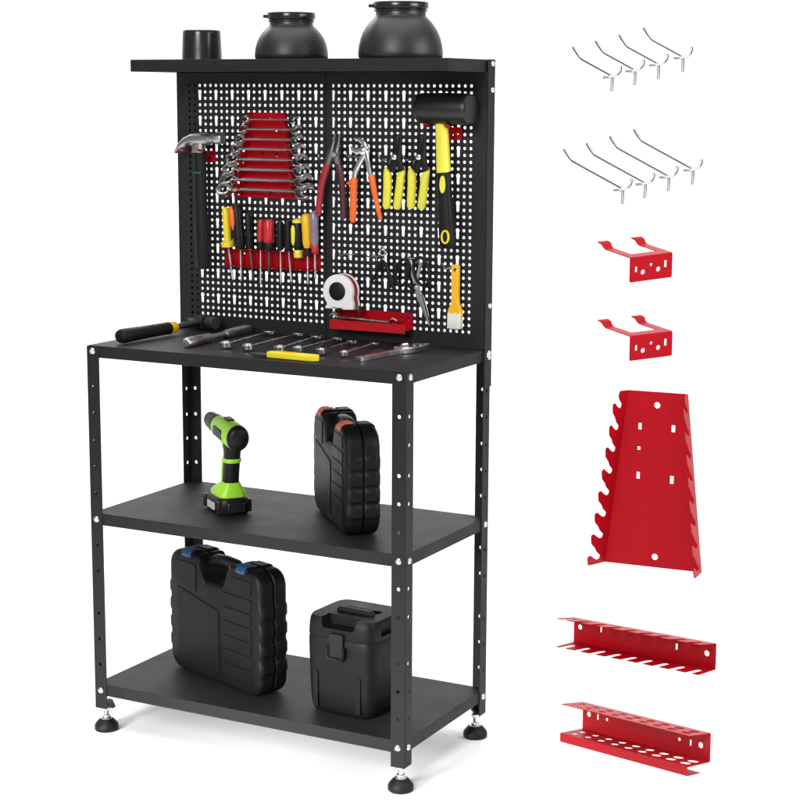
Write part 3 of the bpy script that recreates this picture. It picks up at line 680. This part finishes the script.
# ------------------------------------------------------------------ drill on the middle shelf
ax = Vector((-.80, .60, 0)).normalized(); sd = Vector((0, 0, 1)).cross(ax)
X = frame((.243, .160, HM), ax, sd); t = thing('cordless_drill', 'lime green and black cordless drill standing on its battery on the middle shelf', 'drill', X=X)
def sq(x0, x1, y, z, n=4.0, seg=28): pass
def rsec(cx, cz0, hw, hl, n=4, seg=28, cy=0):
    out = []
    for k in range(seg):
        a = 2*math.pi*k/seg; c, s_ = math.cos(a), math.sin(a)
        out.append(Vector((cx+hl*math.copysign(abs(c)**(2/n), c), cy+hw*math.copysign(abs(s_)**(2/n), s_), cz0)))
    return out
MB().loft([rsec(0, .0006, .033, .053), rsec(0, .004, .036, .056), rsec(0, .024, .037, .058), rsec(-.002, .034, .036, .055), rsec(-.004, .037, .033, .050)]).build('battery', 'plastic', t, ang=50)
mb = MB()
for k in (-1, 1): mb.box((-.022, k*.0355, .008), (.022, k*.0385, .024))
mb.build('battery_label', 'grey', t, bevel=.001)
mb = MB()
for x in (-.048, .038): mb.box((x, -.0385, .004), (x+.010, .0385, .032))
mb.box((-.0605, -.020, .006), (-.054, .020, .028)); mb.box((.054, -.018, .006), (.0605, .018, .030)); mb.build('battery_clip', 'gloss', t, bevel=.002)
MB().loft([rsec(-.006, .0372, .031, .044), rsec(-.007, .046, .031, .043), rsec(-.014, .058, .023, .031), rsec(-.020, .064, .019, .024), rsec(-.022, .068, .0175, .021)]).build('base_shroud', 'lime', t, ang=50)
def hsec(z, cx, hw, hl): return rsec(cx, z, hw, hl, 2.6)
MB().loft([hsec(.064, -.022, .0165, .0200), hsec(.09, -.026, .0165, .0200), hsec(.118, -.031, .0165, .0205), hsec(.150, -.037, .0172, .0225)]).build('handle', 'rubber', t)
MB().loft([hsec(.112, -.0295, .0182, .0215), hsec(.114, -.030, .0190, .0225), hsec(.119, -.031, .0190, .0225), hsec(.121, -.031, .0182, .0215)]).build('handle_band', 'lime', t)
MB().tube([(-.0065, .0115, .066), (-.0095, .0118, .09), (-.0135, .0118, .113)], .0046, 10).build('handle_strip', 'lime', t)
MB().loft([rsec(-.006, .122, .007, .006, 3), rsec(-.002, .130, .008, .007, 3), rsec(-.006, .144, .008, .009, 3)]).build('trigger', 'plastic', t)
ZA = .172; tilt = Matrix.Translation((-.035, 0, ZA)) @ Matrix.Rotation(R_(-4), 4, 'Y')
def axt(prof, seg=36, fl=1.0):
    b_ = MB().lathe(prof, (0, 0, 0), (1, 0, 0), seg)
    b_.v = [Vector((v.x, v.y*.76, v.z*.86)) for v in b_.v]; return b_
def moved(mb): mb.v = [tilt @ v for v in mb.v]; return mb
moved(axt([(.010, -.034), (.0315, -.034), (.0330, -.028), (.0335, 0), (.0325, .03), (.0295, .055), (.0265, .075), (.0255, .082), (.012, .082)])).build('motor_housing', 'lime', t)
moved(axt([(.001, -.0475), (.022, -.047), (.0295, -.043), (.0325, -.036), (.0325, -.033), (.010, -.033)])).build('rear_cap', 'plastic', t)
mb = MB()
for k in (-1, 1): mb.box((-.002, k*.0182, -.011), (.052, k*.0262, .010))
moved(mb).build('side_panel', 'plastic', t, bevel=.003)
mb = MB(); mb.box((.005, -.008, .0262), (.035, .008, .0312)); moved(mb).build('speed_switch', 'plastic', t, bevel=.002)
moved(axt([(.010, .081), (.0250, .081), (.0255, .085), (.0245, .104), (.0235, .106), (.0225, .108), (.0220, .130), (.0195, .140), (.0125, .149), (.0075, .150), (.006, .148), (.001, .146)])).build('chuck', 'plastic', t)
mb = MB(); mb.loft([rsec(-.036, .139, .0175, .0225, 3), rsec(-.034, .150, .0180, .027, 3), rsec(-.030, .160, .018, .032, 3)]); mb.build('neck', 'rubber', t, ang=50)

# ------------------------------------------------------------------ tool cases
def tool_case(t, L, H, T_, latch, r=.03, rt=.034, notch=(.36, .64), nd=.05):
    """local x along the broad face, y through the thickness (0 = shown face), z up"""
    def outline(g=0, bumps=True):
        o = []
        def arc(cx, cz, rr, a0, a1, n=6):
            for k in range(n+1):
                a = R_(a0+(a1-a0)*k/n); o.append((cx+rr*math.cos(a), cz+rr*math.sin(a)))
        rr = r-g*.5; r2 = rt-g*.5
        arc(L-g-rr, g+rr, rr, -90, 0)
        if bumps:
            for k in range(4):
                z = H*(.24+.15*k); e = .0042
                o.extend([(L-g, z-.017), (L-g+e, z-.011), (L-g+e, z+.007), (L-g, z+.013)])
        arc(L-g-r2, H-g-r2, r2, 0, 90)
        xa, xb = L*notch[1], L*notch[0]
        if bumps: o.extend([(L*.86, H-g), (L*.85, H-g+.004), (L*.735, H-g+.004), (L*.72, H-g)])
        o.extend([(xa+.012, H-g), (xa+.004, H-.010-g), (xa-.004, H-nd+.008), (xa-.014, H-nd-g), (xb+.014, H-nd-g), (xb+.004, H-nd+.008), (xb-.004, H-.010-g), (xb-.012, H-g)])
        if bumps: o.extend([(L*.28, H-g), (L*.265, H-g+.004), (L*.15, H-g+.004), (L*.14, H-g)])
        arc(g+r2, H-g-r2, r2, 90, 180)
        if bumps:
            for k in range(3, -1, -1):
                z = H*(.24+.15*k); e = .0042
                o.extend([(g, z+.013), (g-e, z+.007), (g-e, z-.011), (g, z-.017)])
        arc(g+rr, g+rr, rr, 180, 270)
        return o
    hT = T_/2-.002
    prof = [(.011, 0), (.0062, .0012), (.0028, .0040), (.0008, .0080), (0, .0125), (0, hT-.002), (.0016, hT)]
    for nm, fn in (('front_shell', lambda y: y), ('rear_shell', lambda y: T_-y)):
        MB().loft([[Vector((x, fn(y), z)) for x, z in outline(g)] for g, y in prof]).build(nm, 'casep', t, ang=34)
    MB().plate(outline(.006, False), [], .0046, (0, T_/2, 0), (1, 0, 0), (0, 0, 1)).build('seam_gasket', 'rubber', t)
    # raised fields, ribs on the shown face and its back
    for yy, sg, nm in ((0, -1, 'front_panel'), (T_, 1, 'rear_panel')):
        mb = MB(); f = lambda pts, th: mb.plate(pts, [], th, (0, yy+sg*.0004, 0), (1, 0, 0), (0, 0, 1))
        f([(L*.10, H*.09), (L*.56, H*.09), (L*.56, H*.60), (L*.10, H*.70)], .0030)
        for k in range(6):
            z = H*(.10+.115*k); f(rrect(L*.60, z, L*.91, z+H*.100, .003, 3), .0030)
        f([(L*.08, H*.76), (L*.31, H*.70), (L*.31, H*.92), (L*.08, H*.92)], .0028)
        f([(L*.69, H*.81), (L*.91, H*.81), (L*.91, H*.92), (L*.69, H*.92)], .0032)
        mb.build(nm, 'casep', t, bevel=.0012, seg=2)
    # carrying handle bridging the notch
    MB().tube([(L*notch[0]-.008, T_/2, H-.020), (L*notch[0]+.012, T_/2, H-.009), (L*.5, T_/2, H-.007), (L*notch[1]-.012, T_/2, H-.009), (L*notch[1]+.008, T_/2, H-.020)], [.010, .0105, .0105, .0105, .010], 14, 1.2, (0, 1, 0), 3).build('handle', 'plastic', t)
    for xc in (.205, .795):
        w2 = .0145; pr_ = [(-.0012, H-.010), (-.0018, H-.004), (.0035, H+.0040), (.010, H+.0072), (T_*.33, H+.0072), (T_*.33, H+.002), (.012, H-.002), (.003, H-.010)]
        MB().loft([[Vector((L*xc+sx*w2, y, z)) for y, z in pr_] for sx in (-1, 1)]).build('latch', latch, t, bevel=.0012)

# middle shelf case
u_ = Vector((.69, -.724, 0)).normalized(); tt = Vector((0, 0, 1)).cross(u_); o = Vector((.389, .275, HM+.0006))
t = thing('tool_case', 'black tool case with orange latches standing on the middle shelf', 'tool case', X=frame(o, u_, tt)); tool_case(t, .295, .222, .073, 'latch_orange', .036, .042)
u_ = Vector((.943, -.333, 0)).normalized(); tt = Vector((0, 0, 1)).cross(u_); o = Vector((.070, .184, HB+.0006))
t = thing('tool_case', 'biggest black tool case, with blue latches, on the bottom shelf', 'tool case', X=frame(o, u_, tt)); tool_case(t, .325, .272, .077, 'blue', .034)
# upright box
u_ = Vector((1, -.05, 0)).normalized(); tt = Vector((0, 0, 1)).cross(u_); o = Vector((.485, .073, HB+.0006))
t = thing('tool_box', 'boxy upright black tool box with front clasp, beside the blue latched case', 'tool box', X=frame(o, u_, tt))
bw, bd_, bh = .166, .150, .205
def bs(z, k, ky=None): 
    q = rsec(bw/2, z, bd_/2*(ky or k), bw/2*k, 6, 40, bd_/2); return q
MB().loft([bs(0, .85), bs(.004, .90), bs(.018, .945), bs(.05, .968), bs(.10, .985), bs(.14, 1.0), bs(.158, 1.0), bs(.162, .985)]).build('body', 'casep', t, ang=50)
lid = MB().loft([bs(.1625, .985), bs(.166, 1.0), bs(.190, .985), bs(.200, .965), bs(.205, .93)]).build('lid', 'casep', t, ang=50)
def cut(o, mb):
    c = mb.build('cutter', 'casep', None); c.matrix_world = WM[t.name]
    bo = o.modifiers.new('cut', 'BOOLEAN'); bo.object = c; bo.operation = 'DIFFERENCE'; bo.solver = 'EXACT'
    bpy.context.view_layer.update()
    me = bpy.data.meshes.new_from_object(o.evaluated_get(bpy.context.evaluated_depsgraph_get()))
    o.modifiers.remove(bo); o.data = me; bpy.data.objects.remove(c); me.set_sharp_from_angle(angle=R_(40))
cb = MB(); cb.plate([(bw*.24, .215), (bw*.26, .190), (bw*.29, .184), (bw*.71, .184), (bw*.74, .190), (bw*.76, .215)], [], .05, (0, .010, 0), (1, 0, 0), (0, 0, 1))
cut(lid, cb)
cb = MB(); cb.plate(rrect(bw*.24, bd_*.50, bw*.80, bd_*.66, .008, 4), [], .04, (0, 0, .208), (1, 0, 0), (0, 1, 0)); cut(lid, cb)
cb = MB(); cb.box((bw*.93, bd_*.25, .172), (bw*1.1, bd_*.75, .192)); cut(lid, cb)
MB().tube([(bw*.26, bd_*.44, .2045), (bw*.30, bd_*.44, .2085), (bw*.74, bd_*.44, .2085), (bw*.78, bd_*.44, .2045)], [.004, .0055, .0055, .004], 12, 1.0, (0, 1, 0), 4).build('handle', 'plastic', t)
mb = MB(); mb.plate(rrect(bw*.40, .118, bw*.60, .176, .004, 3), [], .008, (0, -.003, 0), (1, 0, 0), (0, 0, 1)); cl = mb.build('clasp', 'plastic', t, bevel=.0015)
mb = MB(); mb.tube([(bw*.385, -.009, .150), (bw*.385, -.010, .128), (bw*.40, -.010, .124), (bw*.60, -.010, .124), (bw*.615, -.010, .128), (bw*.615, -.009, .150)], .0028, 8); mb.build('clasp_bail', 'casep', cl)
for x0, x1 in ((.14, .21), (.76, .83)): MB().plate(rrect(bw*x0, .012, bw*x1, .09, .004, 3), [], .010, (0, .0045, 0), (1, 0, 0), (0, 0, 1)).build('body_rib', 'casep', t, bevel=.002)

# ------------------------------------------------------------------ the loose accessories beside the bench
DEP = 3.5; PXM = DEP/F                                       # they hang level with the bench's right front corner
def vframe(u, v, a, e, dep=DEP):
    """axes of a piece turned a degrees about its upright and seen e degrees from above; returns matrix with x along, y away, z up"""
    d = (fwd + CR*((u-400)/F) - CU*((v-400)/F)); o = CAM+d*dep; f = d.normalized()
    r = f.cross(Vector((0, 0, 1))).normalized(); q = r.cross(f)
    a, e = R_(a), R_(e); g = q*math.sin(e)+f*math.cos(e)
    x = r*math.cos(a)+g*math.sin(a); y = -r*math.sin(a)+g*math.cos(a)
    return frame(o, x, y)
s = PXM
def free_hook(t, arm):
    mb = MB()
    wire(mb, [(0, 0, -16.5*s), (0, -.3*s, -3*s), (0, .6*s, -.8*s), (0, 3*s, 0), (0, (arm-2)*s, 0), (0, (arm+1)*s, .6*s), (0, (arm+8)*s, 4*s), (0, (arm+14)*s, 8*s)], 1.8*s, 10)
    wire(mb, [(-11*s, 1*s, .6*s), (-6*s, -1.2*s, .2*s), (0, -1.6*s, -.2*s), (6*s, -1.2*s, .4*s), (10*s, .6*s, 1.4*s), (12.5*s, 2.5*s, 3.4*s), (13.5*s, 4.5*s, 5*s)], 1.6*s, 10)
    mb.build('hook_wire', 'wire', t)
for arm, spots, kind in ((53, [(612.2, 75.6), (635, 69.6), (658.6, 63.6), (683, 56.5)], 'short'), (88, [(622.7, 188.4), (645.2, 182.6), (668.7, 175.8), (692.8, 168.8)], 'long')):
    g = f'{kind} chrome peg hooks beside the bench'
    for i, (u, v) in enumerate(spots):
        lab = f'{("leftmost", "second from left", "third from left", "rightmost")[i]} of the four loose {kind} chrome peg hooks'
        X = vframe(u, v, 37, 23.5)
        if i == 0: src = thing('peg_hook', lab, 'hook', X=X, group=g); free_hook(src, arm)
        else: copy_thing(src, X, lab)
X = vframe(651.3, 255, 34, 12.5); src = thing('tool_bracket', 'upper of the two loose red brackets, below the long hooks', 'tool holder', X=X, group='loose red brackets beside the bench')
bracket(src, 50.5*s, 25.5*s, 46*s, s)
copy_thing(src, vframe(651.3, 333.5, 34, 12.5), 'lower of the two loose red brackets, above the big red rack')
t = thing('wrench_rack', 'large empty red tapered wrench rack with hooked sides, beside the bench', 'tool rack', X=vframe(652.6, 567, -16, 14))
rack(t, 61*s, 100*s, 177*s, 31*s, (-.32, .02), 8, s)
t = thing('slotted_rail', 'loose red rail with open slots along its lower edge, beside the bench', 'tool rack', X=vframe(642.5, 655, -33, 13))
comb_rail(t, 168*s, 25*s, 31*s, s, 9)
t = thing('holed_rail', 'loose red rail with rows of round holes and front lip, lowest beside the bench', 'tool rack', X=vframe(644, 744.5, -41, 13.5))
hole_rail(t, 168*s, 27.5*s, 33*s, s, 'red_satin', 9, 19)
